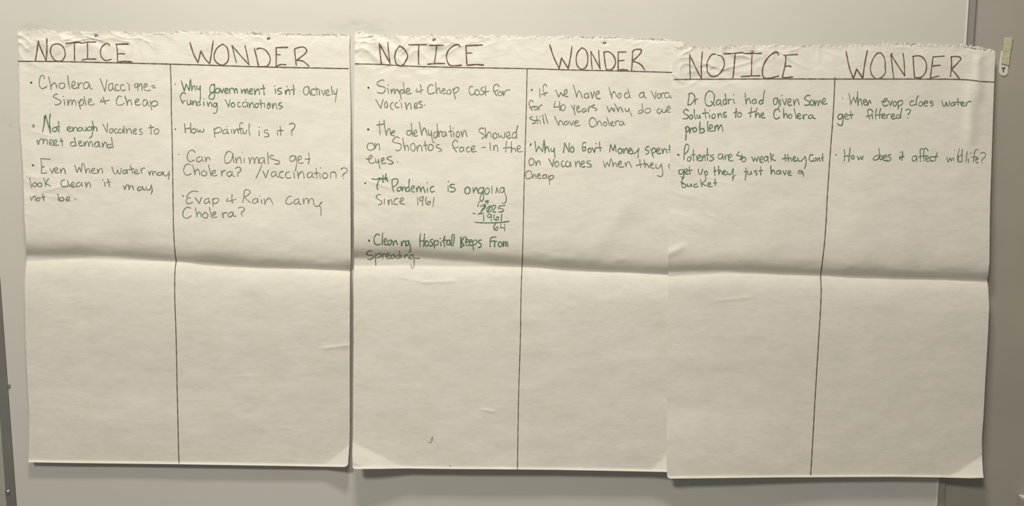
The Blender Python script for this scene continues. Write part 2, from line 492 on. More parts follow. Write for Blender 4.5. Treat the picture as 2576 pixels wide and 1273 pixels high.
# ------------------------------------------------------------------ marker strokes lying on the paper
CROPS = {
    'P': (0, 0, 1.0), 'A': (40, 60, 5.786), 'B': (40, 280, 5.305), 'C': (430, 60, 5.535), 'D': (430, 290, 4.715),
    'E': (900, 60, 5.535), 'F': (900, 290, 5.991), 'G': (900, 490, 5.991), 'H': (1310, 60, 6.0625), 'I': (1310, 270, 6.0625),
    'J': (1680, 90, 5.991), 'K': (1680, 290, 5.991), 'L': (2080, 90, 5.991), 'M': (2080, 290, 5.991),
    'N': (1310, 210, 6.44), 'O': (1180, 470, 9.793), 'Q': (840, 1080, 6.44),
}


def catmull(pts, step=1.6):
    if len(pts) == 2:
        n = max(1, int(np.hypot(*(pts[1] - pts[0])) / 4))
        return [pts[0] + (pts[1] - pts[0]) * i / n for i in range(n + 1)]
    P = [2 * pts[0] - pts[1]] + list(pts) + [2 * pts[-1] - pts[-2]]
    out = []
    for i in range(1, len(P) - 2):
        p0, p1, p2, p3 = P[i - 1:i + 3]
        n = max(2, int(np.hypot(*(p2 - p1)) / step))
        for k in range(n):
            t = k / n
            out.append(0.5 * ((2 * p1) + (-p0 + p2) * t + (2 * p0 - 5 * p1 + 4 * p2 - p3) * t * t + (-p0 + 3 * p1 - 3 * p2 + p3) * t ** 3))
    out.append(pts[-1])
    return out


def parse(crop, text):
    x0, y0, s = CROPS[crop]
    for st_ in text.replace('\n', ' ').split(';'):
        pts, cor = [], []
        for tok in st_.split():
            c = tok.endswith('c'); tok = tok.rstrip('c')
            x, y = tok.split(',')
            pts.append(np.array([x0 + float(x) / s, y0 + float(y) / s])); cor.append(c)
        if pts:
            yield pts, cor


OFF = [0]


def write(si, crop, ink, width, text, name='handwriting', label=None):
    if '\n' in text:
        for chunk in text.split('\n'):
            write(si, crop, ink, width, chunk.strip(';'), name, label)
        return
    width = width * (0.80 if ink in 'hr' else 0.74)
    S = SHEETS[si]
    rng = random.Random(len(text) + si * 7)
    V2, Fc = [], []

    def disc(c, r, n=10):
        b = len(V2); V2.append(c)
        for k in range(n):
            a = 2 * math.pi * k / n
            V2.append(c + np.array([math.cos(a), math.sin(a)]) * r)
        for k in range(n):
            Fc.append((b, b + 1 + k, b + 1 + (k + 1) % n))

    for pts, cor in parse(crop, text):
        if len(pts) == 1:
            disc(pts[0], width * 0.62); continue
        segs, cur = [], [pts[0]]
        for i in range(1, len(pts)):
            cur.append(pts[i])
            if cor[i] and i < len(pts) - 1:
                segs.append(cur); cur = [pts[i]]
        segs.append(cur)
        ph = rng.random() * 6
        wv = width * (0.92 + 0.2 * rng.random())
        for sg in segs:
            L = catmull(sg)
            b = len(V2)
            for i, c in enumerate(L):
                t = L[min(i + 1, len(L) - 1)] - L[max(i - 1, 0)]
                l = np.hypot(*t) or 1
                nrm = np.array([-t[1], t[0]]) / l
                ww = wv * 0.5 * (1 + 0.13 * math.sin(ph + i * 0.35))
                V2.append(c + nrm * ww); V2.append(c - nrm * ww)
            for i in range(len(L) - 1):
                k = b + 2 * i
                Fc.append((k, k + 1, k + 3, k + 2))
            disc(L[0], wv * 0.46, 8); disc(L[-1], wv * 0.46, 8)
    V2 = np.array(V2)
    # height of the built paper mesh at these pixels (bilinear in the sheet's own grid)
    PX, PY, H = S['px'], S['py'], S['h']
    nr, nc = PX.shape
    col0 = np.clip(np.searchsorted(PY[:, 0], V2[:, 1]) - 1, 0, nr - 2)
    fu = np.zeros(len(V2))
    for _ in range(3):
        rowx0 = PX[col0, 0]; rowx1 = PX[col0, -1]
        fu = np.clip((V2[:, 0] - rowx0) / (rowx1 - rowx0), 0, 0.9999) * (nc - 1)
        iu = fu.astype(int)
        ylo = PY[col0, iu]; yhi = PY[col0 + 1, iu]
        for _k in range(30):
            dn_ = (V2[:, 1] > PY[np.clip(col0 + 1, 0, nr - 1), iu]) & (col0 < nr - 2)
            up_ = (V2[:, 1] < PY[col0, iu]) & (col0 > 0)
            if not (dn_.any() or up_.any()):
                break
            col0 = col0 + dn_.astype(int) - up_.astype(int)
    fx = fu - iu
    y0_ = PY[col0, iu] * (1 - fx) + PY[col0, iu + 1] * fx
    y1_ = PY[col0 + 1, iu] * (1 - fx) + PY[col0 + 1, iu + 1] * fx
    fy = np.clip((V2[:, 1] - y0_) / np.maximum(y1_ - y0_, 1e-6), 0, 1)
    hh = (H[col0, iu] * (1 - fx) + H[col0, iu + 1] * fx) * (1 - fy) + (H[col0 + 1, iu] * (1 - fx) + H[col0 + 1, iu + 1] * fx) * fy
    OFF[0] += 1
    hh = hh + 0.00042 + 0.000012 * (OFF[0] % 9)
    P3 = at(V2[:, 0], V2[:, 1], hh) - S['loc']
    o = mesh_obj(name, P3, Fc, INK[ink], S['obj'])
    if label:
        o['label'] = label
    return o


# --- left sheet
write(0, 'P', 'r', 3.4, '45.7,154 150,154.8 299,158 460,162 656,168 800,171 876,172.5', 'ruled_line')
write(0, 'P', 'r', 3.0, '428.4,162 430.5,220 431,280 433,355 435.5,520 436,560 437.8,602 440.5,640 443,656 440.5,676 439.5,700 439.8,760 443,850 446,1000 450,1165', 'divider_line')
write(0, 'A', 'h', 3.8, '283,530 305,400 325,250c 345,320 440,540;449,215 450,380 440,540;580,290 530,310 503,380 512,450 560,525 620,543 680,525 717,450 705,370 660,310 600,290 570,297;725,287 850,270 930,268 960,280 1040,265 1160,264;852,275 852,400 854,530;1040,270 1042,380 1043,495;962,528 1020,512 1165,511;1362,318 1350,290 1310,288 1255,330 1230,400 1240,470 1285,525 1330,530 1384,514;1635,293 1455,296;1463,300 1476,400 1478,560;1478,440 1530,432 1580,438;1480,562 1520,548 1685,550', 'heading_lettering')
write(0, 'A', 'd', 6.0, '222,855', 'bullet_mark')
write(0, 'A', 'g', 3.2, '''410,795 400,752 365,755 340,830 345,905 375,940 430,925 450,905;478,768 497,860 512,952;510,910 545,862 575,868 600,935;650,862 625,890 640,930 670,942 705,920 710,880 685,860 650,862;752,750 765,850 785,945;808,915 850,885 860,850 835,835 815,870 820,925 855,942 890,925;900,850 910,940c 920,880 950,855 965,860;1060,855 1010,850 980,890 995,940 1040,935 1070,870c 1080,930 1110,950
;1225,795 1295,985c 1325,810;1400,865 1360,880 1345,930 1365,970 1400,950 1410,870c 1412,930 1440,970;1490,885 1455,885 1445,930 1465,970 1500,965;1570,885 1530,890 1522,930 1540,970 1590,960;1645,880 1652,965;1622,860;1775,870 1735,875 1728,910 1755,925 1780,880c 1775,970;1790,910 1810,870 1830,885 1832,970;1860,925 1900,905 1910,880 1885,870 1862,905 1868,955 1900,970 1960,965;1975,905 2015,895;1990,930 2030,925''')
write(0, 'A', 'g', 3.2, '''605,1020 570,1025 545,1060 600,1090 655,1125 640,1160 590,1180 570,1170;700,1100 712,1180;688,1055;748,1100 760,1185c 775,1120 795,1105 810,1120 815,1180c 830,1120 850,1108 868,1130 872,1185;905,1120 940,1240;925,1150 945,1100 975,1110 985,1150 955,1185 932,1180;990,1055 1005,1120 1018,1180;1055,1150 1085,1130 1100,1100 1075,1090 1055,1120 1055,1165 1090,1180 1140,1165
;1270,1062 1285,1120 1305,1168;1250,1095 1225,1135c 1290,1125 1360,1108;1540,1060 1500,1048 1470,1090 1460,1140 1485,1180 1530,1180 1575,1155;1585,1050 1605,1110 1620,1185c 1625,1135 1655,1105 1675,1125 1685,1180;1735,1140 1775,1125 1790,1100 1765,1090 1735,1125 1745,1175 1790,1180 1810,1165;1900,1105 1860,1110 1845,1150 1860,1190 1895,1180 1915,1120c 1925,1170 1940,1195;1955,1120 1965,1190 1975,1250;1965,1165 1990,1130 2035,1120 2065,1150 2055,1180 2010,1200 1985,1190''')
write(0, 'B', 'p', 5.2, '222,185 228,205;238,178 234,210', 'bullet_mark')
write(0, 'B', 'G', 3.3, '''355,275 378,160 395,50c 430,180 462,290c 448,140 458,35;380,60 375,150;510,215 485,240 500,270 535,262 548,225 520,210;568,135 572,200 570,275;540,205 585,200
;680,240 715,235 735,215 715,205 690,215 685,250 720,270 750,255;755,210 765,265c 775,225 795,210 812,225 815,265;850,215 828,235 840,262 870,258 878,225 850,212;890,215 895,250 915,262 935,245 938,210c 945,260;1005,205 970,210 955,240 975,260 1005,240 1020,205c 1022,280 1010,335 980,355;1018,130 1035,200 1040,255c 1045,215 1065,205 1078,225 1082,265''')
write(0, 'B', 'g', 3.2, '''1160,170 1215,280c 1222,155;1275,230 1250,245 1250,280 1275,285 1295,260 1290,230 1265,232;1345,235 1320,240 1315,275 1335,290 1360,285;1400,235 1375,240 1368,270 1385,290 1415,275 1425,235c 1432,285;1440,195 1447,290;1470,225 1480,295c 1490,250 1515,230 1532,245 1545,300;1565,265 1595,262 1605,235 1580,235 1565,265 1575,295 1610,300;1680,235 1655,240 1650,260 1685,280 1680,305 1650,305
;1795,180 1805,240 1800,305;1770,220 1840,210;1870,235 1845,260 1850,295 1880,300 1905,275 1900,240 1870,230''')
write(0, 'B', 'g', 3.3, '''278,395 300,440c 320,380 345,365 360,380 365,430c 380,375 405,375 415,390 420,440;278,395 290,385;445,430 485,415 490,385 465,380 445,410 455,445 500,450;505,430 540,415 545,390 520,385 505,415 515,450 570,450;600,360 615,410 620,465;585,400 630,395
;775,410 735,415 728,445 755,465 795,450 800,425;780,350 790,400 805,460;835,435 865,420 870,395 845,400 835,430 850,460 900,455;905,410 920,460c 930,420 950,400 965,415 970,465c 985,415 1005,400 1018,425 1025,470;1105,405 1070,410 1050,445 1065,475 1095,460 1108,415c 1115,465 1130,480;1150,420 1160,475c 1175,430 1195,410 1210,430 1215,485;1270,440 1235,445 1220,470 1240,488 1280,475;1275,350 1285,420 1298,488''')
write(0, 'B', 'd', 5.6, '228,720', 'bullet_mark')
write(0, 'B', 'g', 3.3, '''455,640 332,629c 343,735 338,825c 370,828 410,818;338,752 380,735;450,765 485,825c 500,760;515,795 550,785 550,755 525,755 515,795 530,820 570,815;590,765 600,825c 610,785 635,760 650,780 660,835
;785,715 815,815c 845,745c 870,810c 885,690;905,700 925,770 935,825c 945,780 965,760 980,780 985,825;1005,800 1045,785 1050,760 1020,765 1005,795 1020,825 1080,825;1085,770 1100,820c 1110,780 1135,760 1150,775 1155,825
;1280,740 1310,825 1340,830 1355,780c 1370,825 1395,830 1405,760;1470,780 1435,790 1430,825 1455,830 1480,800 1482,780c 1490,830;1525,720 1545,780 1560,825;1505,780 1570,765;1580,815 1620,805 1615,775 1590,785 1580,815 1600,835 1650,825;1660,765 1680,825c 1675,785 1700,755 1720,760
;1770,800 1785,850c 1795,815 1815,795 1825,810 1825,850c 1840,810 1860,800 1870,815 1880,850;1935,810 1900,820 1895,850 1920,855 1945,830 1948,815c 1955,850;1965,805 1975,850 2010,860 2035,825;2045,800 2045,860 2035,905''')
write(0, 'B', 'g', 3.3, '''182,890 195,950 210,1020;250,950 225,970 235,1000 265,1000 278,970 255,948;310,955 290,975 300,1003 335,1000 345,970 318,953;372,888 388,950 395,1000;435,895 395,960c 465,1000
;650,915 615,925 600,965 620,1000 665,1005 700,990;690,920 700,970 720,1000;730,985 765,980 775,950 750,950 735,985 755,1010 790,1000;850,945 815,960 805,995 835,1005 870,975 875,950c 885,1000;925,945 940,1010c 950,970 975,945 990,965 995,1010
;1185,950 1190,1000;1160,915;1228,905 1240,960 1250,1005;1210,950 1260,940
;1430,990 1455,1045c 1465,1000 1490,980 1505,995 1510,1045c 1525,1000 1545,990 1560,1010 1570,1045;1670,1005 1635,1015 1620,1045 1650,1055 1685,1030 1690,1005c 1700,1040 1730,1050;1740,1010 1745,1040 1780,1050 1800,1020 1805,985c 1820,1050 1805,1100''')
write(0, 'B', 'g', 3.3, '''190,1135 205,1190c 215,1160 245,1130 260,1145 255,1190;300,1150 275,1170 285,1195 310,1190 322,1165 300,1148;355,1100 365,1150 375,1190;340,1150 385,1140
;558,1100 575,1190c 585,1160 620,1145 640,1170 620,1195 580,1190;670,1180 710,1170 715,1145 690,1140 668,1170 680,1195 725,1190;790,1172''')
write(0, 'C', 'h', 3.7, '''265,262 315,420 375,540c 418,375c 470,480 540,555c 562,420 588,238;720,280 640,340 600,440 620,520 680,565 730,570 790,520 803,430 780,330 720,280;910,540 850,300c 960,430 1085,568c 1060,430 1030,305;1162,345 1190,460 1220,590;1190,355 1230,338 1310,360 1370,440 1380,510 1340,585 1220,595;1625,325 1465,330c 1465,595c 1530,565 1600,568;1470,425 1520,430;1745,575 1730,450 1720,350c 1780,328 1850,325 1888,360 1870,410 1752,505c 1830,515 1880,550 1920,588''', 'heading_lettering')
write(0, 'C', 'p', 4.0, '62,838', 'bullet_mark')
write(0, 'C', 'G', 3.5, '''145,795 185,935c 210,840c 255,925c 270,775;272,775 290,930c 305,870 325,860 335,890 345,925;360,860 365,900 395,910 405,870;408,860 410,1000 400,1110
;600,845 560,850 540,900 550,950 590,950 610,900 605,840c 608,960 600,1030 565,1050 530,1030 545,980 600,950;650,895 620,915 625,955 660,960 680,925 655,892;685,900 710,960c 735,895;745,940 780,925 785,900 760,900 745,935 760,965 795,960;805,905 820,965c 815,920 840,895 865,900;875,905 885,965c 890,920 910,900 920,925 925,965;975,905 985,965c 1000,930 1020,910 1030,935 1035,970c 1045,925 1060,900 1068,930 1075,970;1090,950 1130,930 1130,905 1105,910 1090,945 1105,975 1140,970;1160,900 1170,985c 1185,930 1215,905 1225,930 1235,985;1285,850 1292,920 1298,990;1245,905 1310,895
;1450,905 1460,965;1443,865;1540,895 1500,900 1485,925 1530,945 1540,970 1495,978;1590,930 1600,980c 1610,930 1640,915 1650,935 1655,980;1615,870;1705,850 1712,920 1708,985;1670,920 1725,910''')
write(0, 'C', 'g', 3.1, '''1910,870 1860,885 1845,940 1865,985 1905,975 1925,900 1905,868c 1930,940 1945,995;2000,905 1965,910 1950,950 1970,990 2010,985;2020,880 2030,940 2035,990;1990,915 2060,905;2065,925 2070,990;2095,920 2125,995c 2145,920;2155,965 2190,955 2195,920 2170,925 2155,960 2170,995 2215,985;2235,865 2240,930 2250,985;2265,930 2275,975 2305,960 2315,905c 2300,1000 2288,1085''')
write(0, 'C', 'G', 3.0, '''205,975 180,955 145,975 130,1030 155,1080 170,1110;150,1090 200,1065;230,1060 225,1105 245,1125 270,1110 275,1060c 285,1125;300,1075 305,1130c 315,1090 340,1070 350,1095 355,1135;400,1085 370,1090 360,1120 385,1135 415,1120;455,1085 460,1135;458,1042;505,1090 520,1145c 530,1110 555,1090 565,1115 570,1150;635,1105 600,1105 590,1145 620,1155 640,1100c 645,1180 630,1235 590,1245
;755,1055 805,1155c 822,1055;870,1095 840,1110 845,1150 875,1155 890,1125 865,1092;960,1090 935,1095 930,1135 945,1155 970,1150;1025,1090 1000,1100 995,1135 1015,1155 1045,1145;1043,1080 1060,1100 1065,1155;1043,1050;1085,1100 1095,1165c 1105,1120 1130,1095 1145,1120 1150,1165;1205,1105 1175,1120 1170,1155 1195,1165 1215,1140 1220,1105;1245,1055 1255,1110 1255,1170;1230,1115 1285,1105;1300,1100 1305,1165;1365,1105 1340,1130 1350,1180 1385,1150 1375,1105 1350,1100;1345,1120 1385,1140;1410,1105 1420,1180c 1430,1130 1455,1105 1465,1130 1475,1185;1540,1095 1505,1105 1500,1125 1545,1150 1535,1175 1505,1180;1555,1152''')
write(0, 'D', 'd', 4.0, '52,165', 'bullet_mark')
write(0, 'D', 'g', 3.3, '''160,100 172,205;232,90 235,205;165,160 235,150;270,155 245,175 250,205 280,208 300,180 275,153;310,160 325,200 345,175c 360,200 385,195 390,165
;512,150 520,260;515,175 550,145 590,150 600,180 570,205 515,210;655,165 620,180 615,210 645,215 670,190 668,165c 675,210 690,215;715,170 722,215;662,130;740,165 752,215c 765,180 785,160 795,180 800,215;855,100 835,85 815,110 820,160 835,225;800,165 850,155;855,170 860,210 885,215 900,175;930,100 925,170 935,235
;1045,185 1048,240;1048,140;1150,175 1115,175 1110,200 1155,220 1155,250 1110,255;1265,180 1265,235;1295,130 1302,180 1300,240;1280,180 1330,180;1405,105 1440,95 1472,115 1455,160 1430,185 1435,210;1432,230''')
write(0, 'D', 'f', 3.2, '92,465', 'bullet_mark')
write(0, 'D', 'g', 3.1, '''285,440 265,415 225,420 195,470 200,530 235,550 275,530;345,490 310,505 305,540 335,550 370,520 365,490c 375,530 390,550;405,490 415,550c 425,510 440,495 455,505 462,530
;720,440 685,425 650,460 635,520 650,565 690,560 720,520 735,450c 740,520 750,560;765,500 775,565c 785,520 815,495 825,520 835,565;865,510 870,560;848,440;925,500 935,570c 950,520 970,500 985,520 990,570c 1000,520 1025,495 1035,520 1040,570;1095,500 1060,510 1045,545 1070,570 1100,545 1105,505c 1110,555 1120,575;1148,440 1150,500 1155,575;1215,475 1180,480 1175,505 1240,530 1285,545 1280,575 1230,575
;1465,480 1420,485 1408,520 1425,545 1460,535 1480,480c 1490,570 1475,660;1510,530 1545,515 1540,485 1515,490 1505,530 1525,570 1570,560;1632,445 1640,510 1630,575;1590,520 1650,515''')
write(0, 'D', 'g', 3.1, '''235,590 205,575 165,600 150,660 175,705 215,705 240,690;255,590 275,650 285,705c 290,660 320,640 335,665 342,710;385,655 360,680 370,710 410,715 425,685 390,653;445,590 460,650 475,715;480,690 520,680 525,655 500,655 485,690 505,718 545,710;595,655 605,720c 605,685 625,655 645,655;710,665 675,675 665,705 690,725 720,700 725,670c 730,710 755,725;765,630 795,612 828,630 820,665 790,690 795,710;792,720
;1078,590 1045,670 1008,745;1090,660 1125,740c 1155,650;1230,665 1195,680 1190,715 1215,725 1245,695 1245,665c 1250,710 1275,735;1330,665 1295,675 1285,715 1305,740 1335,740;1405,670 1375,675 1360,710 1380,745 1425,740;1455,670 1465,745;1500,665 1510,745c 1520,700 1550,665 1570,685 1580,745;1655,675 1625,690 1615,725 1640,740 1675,710 1672,675c 1680,725 1700,740;1720,630 1728,690 1730,745;1695,690 1750,680;1765,685 1770,745;1775,622;1830,680 1800,700 1805,740 1840,745 1860,710 1830,678;1895,740 1895,690 1930,670 1955,690 1960,740;2015,640 2050,620 2088,640 2085,670 2045,700 2030,725;2048,748''')
write(0, 'D', 'g', 3.1, '''135,945 152,965;318,905 255,900 205,935 190,975 230,980c 195,985 180,1020 205,1050 260,1030;285,975 335,1045c 365,970;440,985 405,1000 395,1035 420,1045 450,1015 450,985c 455,1030 470,1045;495,985 500,1080;495,1010 520,985 560,990 565,1015 530,1045 500,1040
;725,940 722,990 730,1040;675,985 658,1015 690,1018 770,995;850,1035 865,960 865,920c 880,885 920,885 940,910 915,945 870,965c 900,1000 945,1035;1010,985 975,1000 970,1035 995,1045 1025,1015 1025,985c 1035,1035;1070,1000 1080,1050;1055,955;1105,990 1115,1055c 1130,1010 1165,980 1185,1000 1210,1055
;1430,960 1395,965 1365,1010 1370,1045 1410,1055 1440,1030;1505,990 1470,1005 1460,1040 1490,1050 1515,1020 1515,990c 1520,1040 1540,1055;1565,985 1575,1050c 1580,1010 1600,985 1625,990c 1630,1050c 1640,1010 1665,985 1690,1000c 1695,1055 1725,1080 1760,1065 1795,1025c 1770,1050 1760,1080 1780,1095 1778,1190''')
write(0, 'D', 'g', 3.1, '''235,1100 195,1090 155,1120 140,1180 165,1215 205,1215 240,1190;290,1095 300,1150 310,1205c 315,1170 335,1145 350,1165 360,1205;405,1150 375,1175 385,1210 425,1215 438,1180 408,1150;455,1090 468,1150 482,1215;490,1185 520,1175 530,1150 505,1150 490,1185 510,1212 545,1205;605,1150 620,1215c 618,1175 640,1155 665,1155;725,1145 685,1165 680,1195 705,1205 735,1175 735,1150c 745,1195 770,1195;800,1100 830,1088 872,1105 865,1130 835,1155 840,1180;848,1195''')
# --- middle sheet
write(1, 'P', 'r', 2.8, '894,160.3 960,162 1026,166 1150,169.5 1326,172.4 1425,175.5 1557,178.3 1640,180.5 1691,182', 'ruled_line')
write(1, 'P', 'r', 2.8, '1326,173 1324,270 1320.7,385.5 1318,485 1314.5,640 1312.5,685 1311,725 1309,850 1304.5,1000 1301.5,1180', 'divider_line')
write(1, 'E', 'h', 3.9, '''330,565 312,420 300,275c 370,400 450,550;418,255 430,400 450,550;585,305 535,370 515,460 535,550 590,585 640,560 685,480 692,430 650,355 585,305;710,290 955,288;850,290 845,430 848,562;1003,298 1192,298;1098,300 1085,430 1065,555;975,562 1065,552 1212,550;1425,312 1395,288 1340,300 1260,370 1235,450 1250,530 1290,578 1370,580 1445,575;1735,293 1505,303c 1512,440 1520,575c 1650,565 1752,573;1515,405 1590,405''', 'heading_lettering')
write(1, 'E', 'd', 5.6, '148,888', 'bullet_mark')
write(1, 'E', 'g', 3.3, '''365,790 340,778 285,805 268,840 310,865 375,885 380,930 340,965 270,955;415,895 430,968;420,852;460,910 470,965c 480,925 500,905 510,930 515,970c 530,925 550,910 565,935 575,965;580,930 605,1045;590,960 600,920 630,920 640,950 610,970;635,820 645,900 655,970;670,950 715,930 715,900 690,900 672,940 690,975 745,965
;870,840 880,900 880,970;825,905 810,935 840,945 910,915;1045,855 1015,845 980,880 975,940 1000,975 1050,965 1075,950;1085,820 1090,900 1100,970c 1105,915 1130,890 1140,915 1150,965;1170,940 1210,925 1215,905 1190,905 1168,940 1185,970 1230,965;1265,915 1240,940 1250,975 1285,970 1300,935 1275,910;1325,900 1340,970 1358,1040;1330,930 1360,890 1405,890 1400,930 1350,965
;1600,870 1570,870 1550,910 1560,970 1590,990 1620,970;1655,915 1630,940 1640,985 1680,985 1695,945 1665,912;1750,880 1720,895 1715,915 1755,945 1745,980 1705,985;1780,865 1778,940 1780,995;1745,945 1825,940
;1970,870 1935,840 1900,860 1890,920 1915,970 1935,1000;1895,945 1950,920;1975,940 1950,965 1960,995 1995,995 2010,965 1985,938;2020,935 2030,1000c 2045,950 2080,920 2120,918''')
write(1, 'E', 'g', 3.4, '''250,1055 320,1172c 352,1050;395,1080 375,1110 375,1155 400,1165 415,1130 400,1080;495,1095 470,1100 455,1140 470,1185 490,1190;555,1095 530,1100 520,1130 535,1165 575,1160;605,1100 612,1165;582,1065;660,1095 680,1190c 690,1140 720,1100 735,1120 745,1185;785,1150 820,1140 825,1105 800,1105 785,1150 800,1175 835,1165;890,1080 855,1085 850,1105 895,1130 895,1160 860,1165;932,1130''')
write(1, 'F', 'd', 6.2, '157,212', 'bullet_mark')
write(1, 'F', 'g', 3.3, '''325,95 330,200 335,295;285,145 400,130;395,75 410,200 430,300c 440,250 465,200 485,215 500,300;510,265 550,255 550,225 525,235 512,270 525,305 555,305
;790,230 745,235 738,275 765,300 800,280 805,235;805,120 815,220 830,315;845,280 885,260 885,225 860,225 845,270 865,315 900,305;925,100 945,200 965,300c 975,240 1000,190 1020,210 1045,305;1060,220 1070,290 1095,300 1110,230c 1115,320 1135,410;1190,245 1155,260 1145,300 1160,340 1190,320 1200,260;1195,130 1200,230 1205,320;1215,230 1225,320c 1230,270 1250,240 1270,245;1310,245 1280,260 1270,300 1295,320 1320,290 1325,250c 1340,310;1390,155 1400,240 1410,325;1370,245 1425,235;1440,250 1450,325;1440,190;1510,240 1485,270 1490,320 1520,325 1535,280 1510,238;1560,240 1575,325c 1590,260 1610,225 1625,245 1645,320
;1900,200 1860,190 1825,230 1855,265 1900,290 1910,320 1870,350;1920,180 1925,260 1930,345c 1950,290 1975,250 2005,270 2010,330;2070,260 2040,290 2045,340 2080,345 2100,305 2075,258;2115,270 2130,335 2160,300c 2180,340 2210,330 2215,260;2235,320 2285,300 2285,250 2255,255 2238,300 2260,345 2310,335;2375,250 2340,270 2325,320 2350,345 2385,320;2410,155 2390,250 2395,345''')
write(1, 'F', 'g', 3.2, '''215,415 160,425 140,490 180,525 235,510 250,460 215,415;260,420 262,500c 275,460 305,425 325,450 330,520
;625,340 580,325 525,380 555,410 640,430 655,480 620,530 570,525;680,340 690,430 712,530c 715,470 745,450 760,480 770,535;850,420 800,440 800,500 835,540 865,500 855,425;885,460 900,545c 905,480 935,450 960,475 970,540;1010,390 1020,460 1032,535;990,455 1045,445;1085,440 1060,475 1075,525 1120,520 1140,470 1110,440 1075,445;1160,410;1230,440 1190,450 1185,480 1245,505 1265,530 1220,545
;1505,400 1480,370 1440,395 1430,450 1460,510 1490,550;1440,500 1520,475;1580,480 1545,490 1535,535 1560,550 1590,520 1590,480c 1600,535;1680,480 1650,485 1635,520 1650,550 1690,545;1710,515 1755,505 1760,465 1730,465 1710,510 1730,550 1785,540
;1870,485 1925,480;1990,410 2000,525;2045,450 2050,525c 2060,470 2085,450 2105,470 2110,545;2240,390 2235,470 2230,550;2190,495 2310,480;2315,400 2315,480 2315,555c 2325,510 2355,495 2375,515 2380,545;2400,515 2445,495 2445,460 2415,465 2400,515 2425,550 2485,545''')
write(1, 'F', 'g', 3.2, '''125,650 160,665 205,640 215,610 190,605 165,640 170,690 195,725 240,715 265,700;265,650 275,700 300,710 315,660c 320,740 335,800;350,695 395,670 390,645 365,650 350,695 370,725 425,720;505,620 460,630 440,655 490,680 535,710 500,735 465,730;595,705''')
write(1, 'F', 'd', 4.8, '113,1022', 'bullet_mark')
write(1, 'F', 'G', 3.8, '''210,955 270,965 335,945c 305,1010 290,1070 300,1120;380,905 380,1010;345,960 440,945;425,880 415,970c 430,950 440,960 450,995''')
write(1, 'F', 'G', 3.3, '''540,1150 520,1060 515,975c 550,955 600,965 605,1000 580,1050 530,1080;635,1080 600,1095 595,1135 625,1140 650,1110 650,1080;665,1075 670,1140c 685,1095 710,1080 715,1110 720,1140;765,1080 735,1095 725,1140 750,1150 780,1120;778,960 770,1060 785,1150;805,1115 845,1095 845,1065 815,1070 805,1115 825,1155 855,1150;880,1090 895,1150c 900,1100 925,1070 935,1100 950,1150c 960,1100 985,1080 995,1110 1015,1160;1045,1095 1052,1160;1045,1015;1145,1070 1110,1080 1090,1120 1110,1155 1155,1145
;1360,1070 1362,1145;1365,998;1455,1040 1400,1045 1390,1075 1450,1095 1475,1115 1440,1150 1390,1150
;1655,1080 1615,1110 1620,1170 1665,1180 1695,1130 1670,1085 1640,1080;1735,1090 1745,1165c 1760,1120 1785,1090 1800,1120 1815,1175;2080,1170 2098,1085c 2108,1130 2130,1170''')
write(1, 'O', 'G', 3.1, '''350,20 270,25 230,90 240,150 300,150 350,90 360,15c 365,150 350,300 310,355 275,330 280,230 350,140;460,20 400,80 400,150 440,185 490,130 495,50 450,20;560,-14 565,160;850,15 780,30 765,100 800,140 850,110 860,20c 880,150 915,250 910,350 870,400 810,405''')
write(1, 'G', 'g', 3.3, '''345,0 315,-8 275,35 315,70 365,105 350,140 310,145;400,60 400,140;455,75 465,150c 475,90 500,70 512,95 518,150;610,50 565,65 540,110 560,145 600,140;625,110 665,95 690,55 665,45 640,80 645,130 705,140;900,30 905,150;985,30 945,40 930,75 955,95 985,60 988,25c 978,90 975,160;1035,30 1020,90 1040,145 1080,140 1095,105 1065,100 1045,130;1150,40 1130,175''')
write(1, 'O', 'G', 3.1, '''250,360 210,480;470,335 410,345 400,372 450,375 470,335c 475,370 455,425;435,340 455,360;270,490 340,445 400,450 390,510 260,660c 300,668 360,645;400,420 280,650;490,480 435,540 440,610 500,620 560,560 560,490 500,470;540,460 460,620;510,500 450,610;570,480 620,450 660,480 610,560 590,620c 660,622;890,455 750,470c 720,525c 800,535 850,570 820,610 730,620;90,650 160,665;220,680 260,650''', 'sum_figures')
write(1, 'O', 'p', 2.4, '570,375', 'ink_speck')
write(1, 'O', 'G', 3.1, '''360,690 360,840;540,680 480,670 450,720 480,760 530,730 550,680c 545,840;620,690 605,750 630,810 680,825 725,780 710,735 670,760 660,810;805,670 790,840;655,900 610,970 615,1040 670,1070 715,1030 700,985 655,1010 650,1050;790,910 770,1010c 870,1005;880,915 875,1085''', 'sum_figures')
write(1, 'O', 'G', 3.4, '150,872 350,885 700,882 990,850', 'sum_line')
write(1, 'G', 'd', 5.6, '170,690', 'bullet_mark')
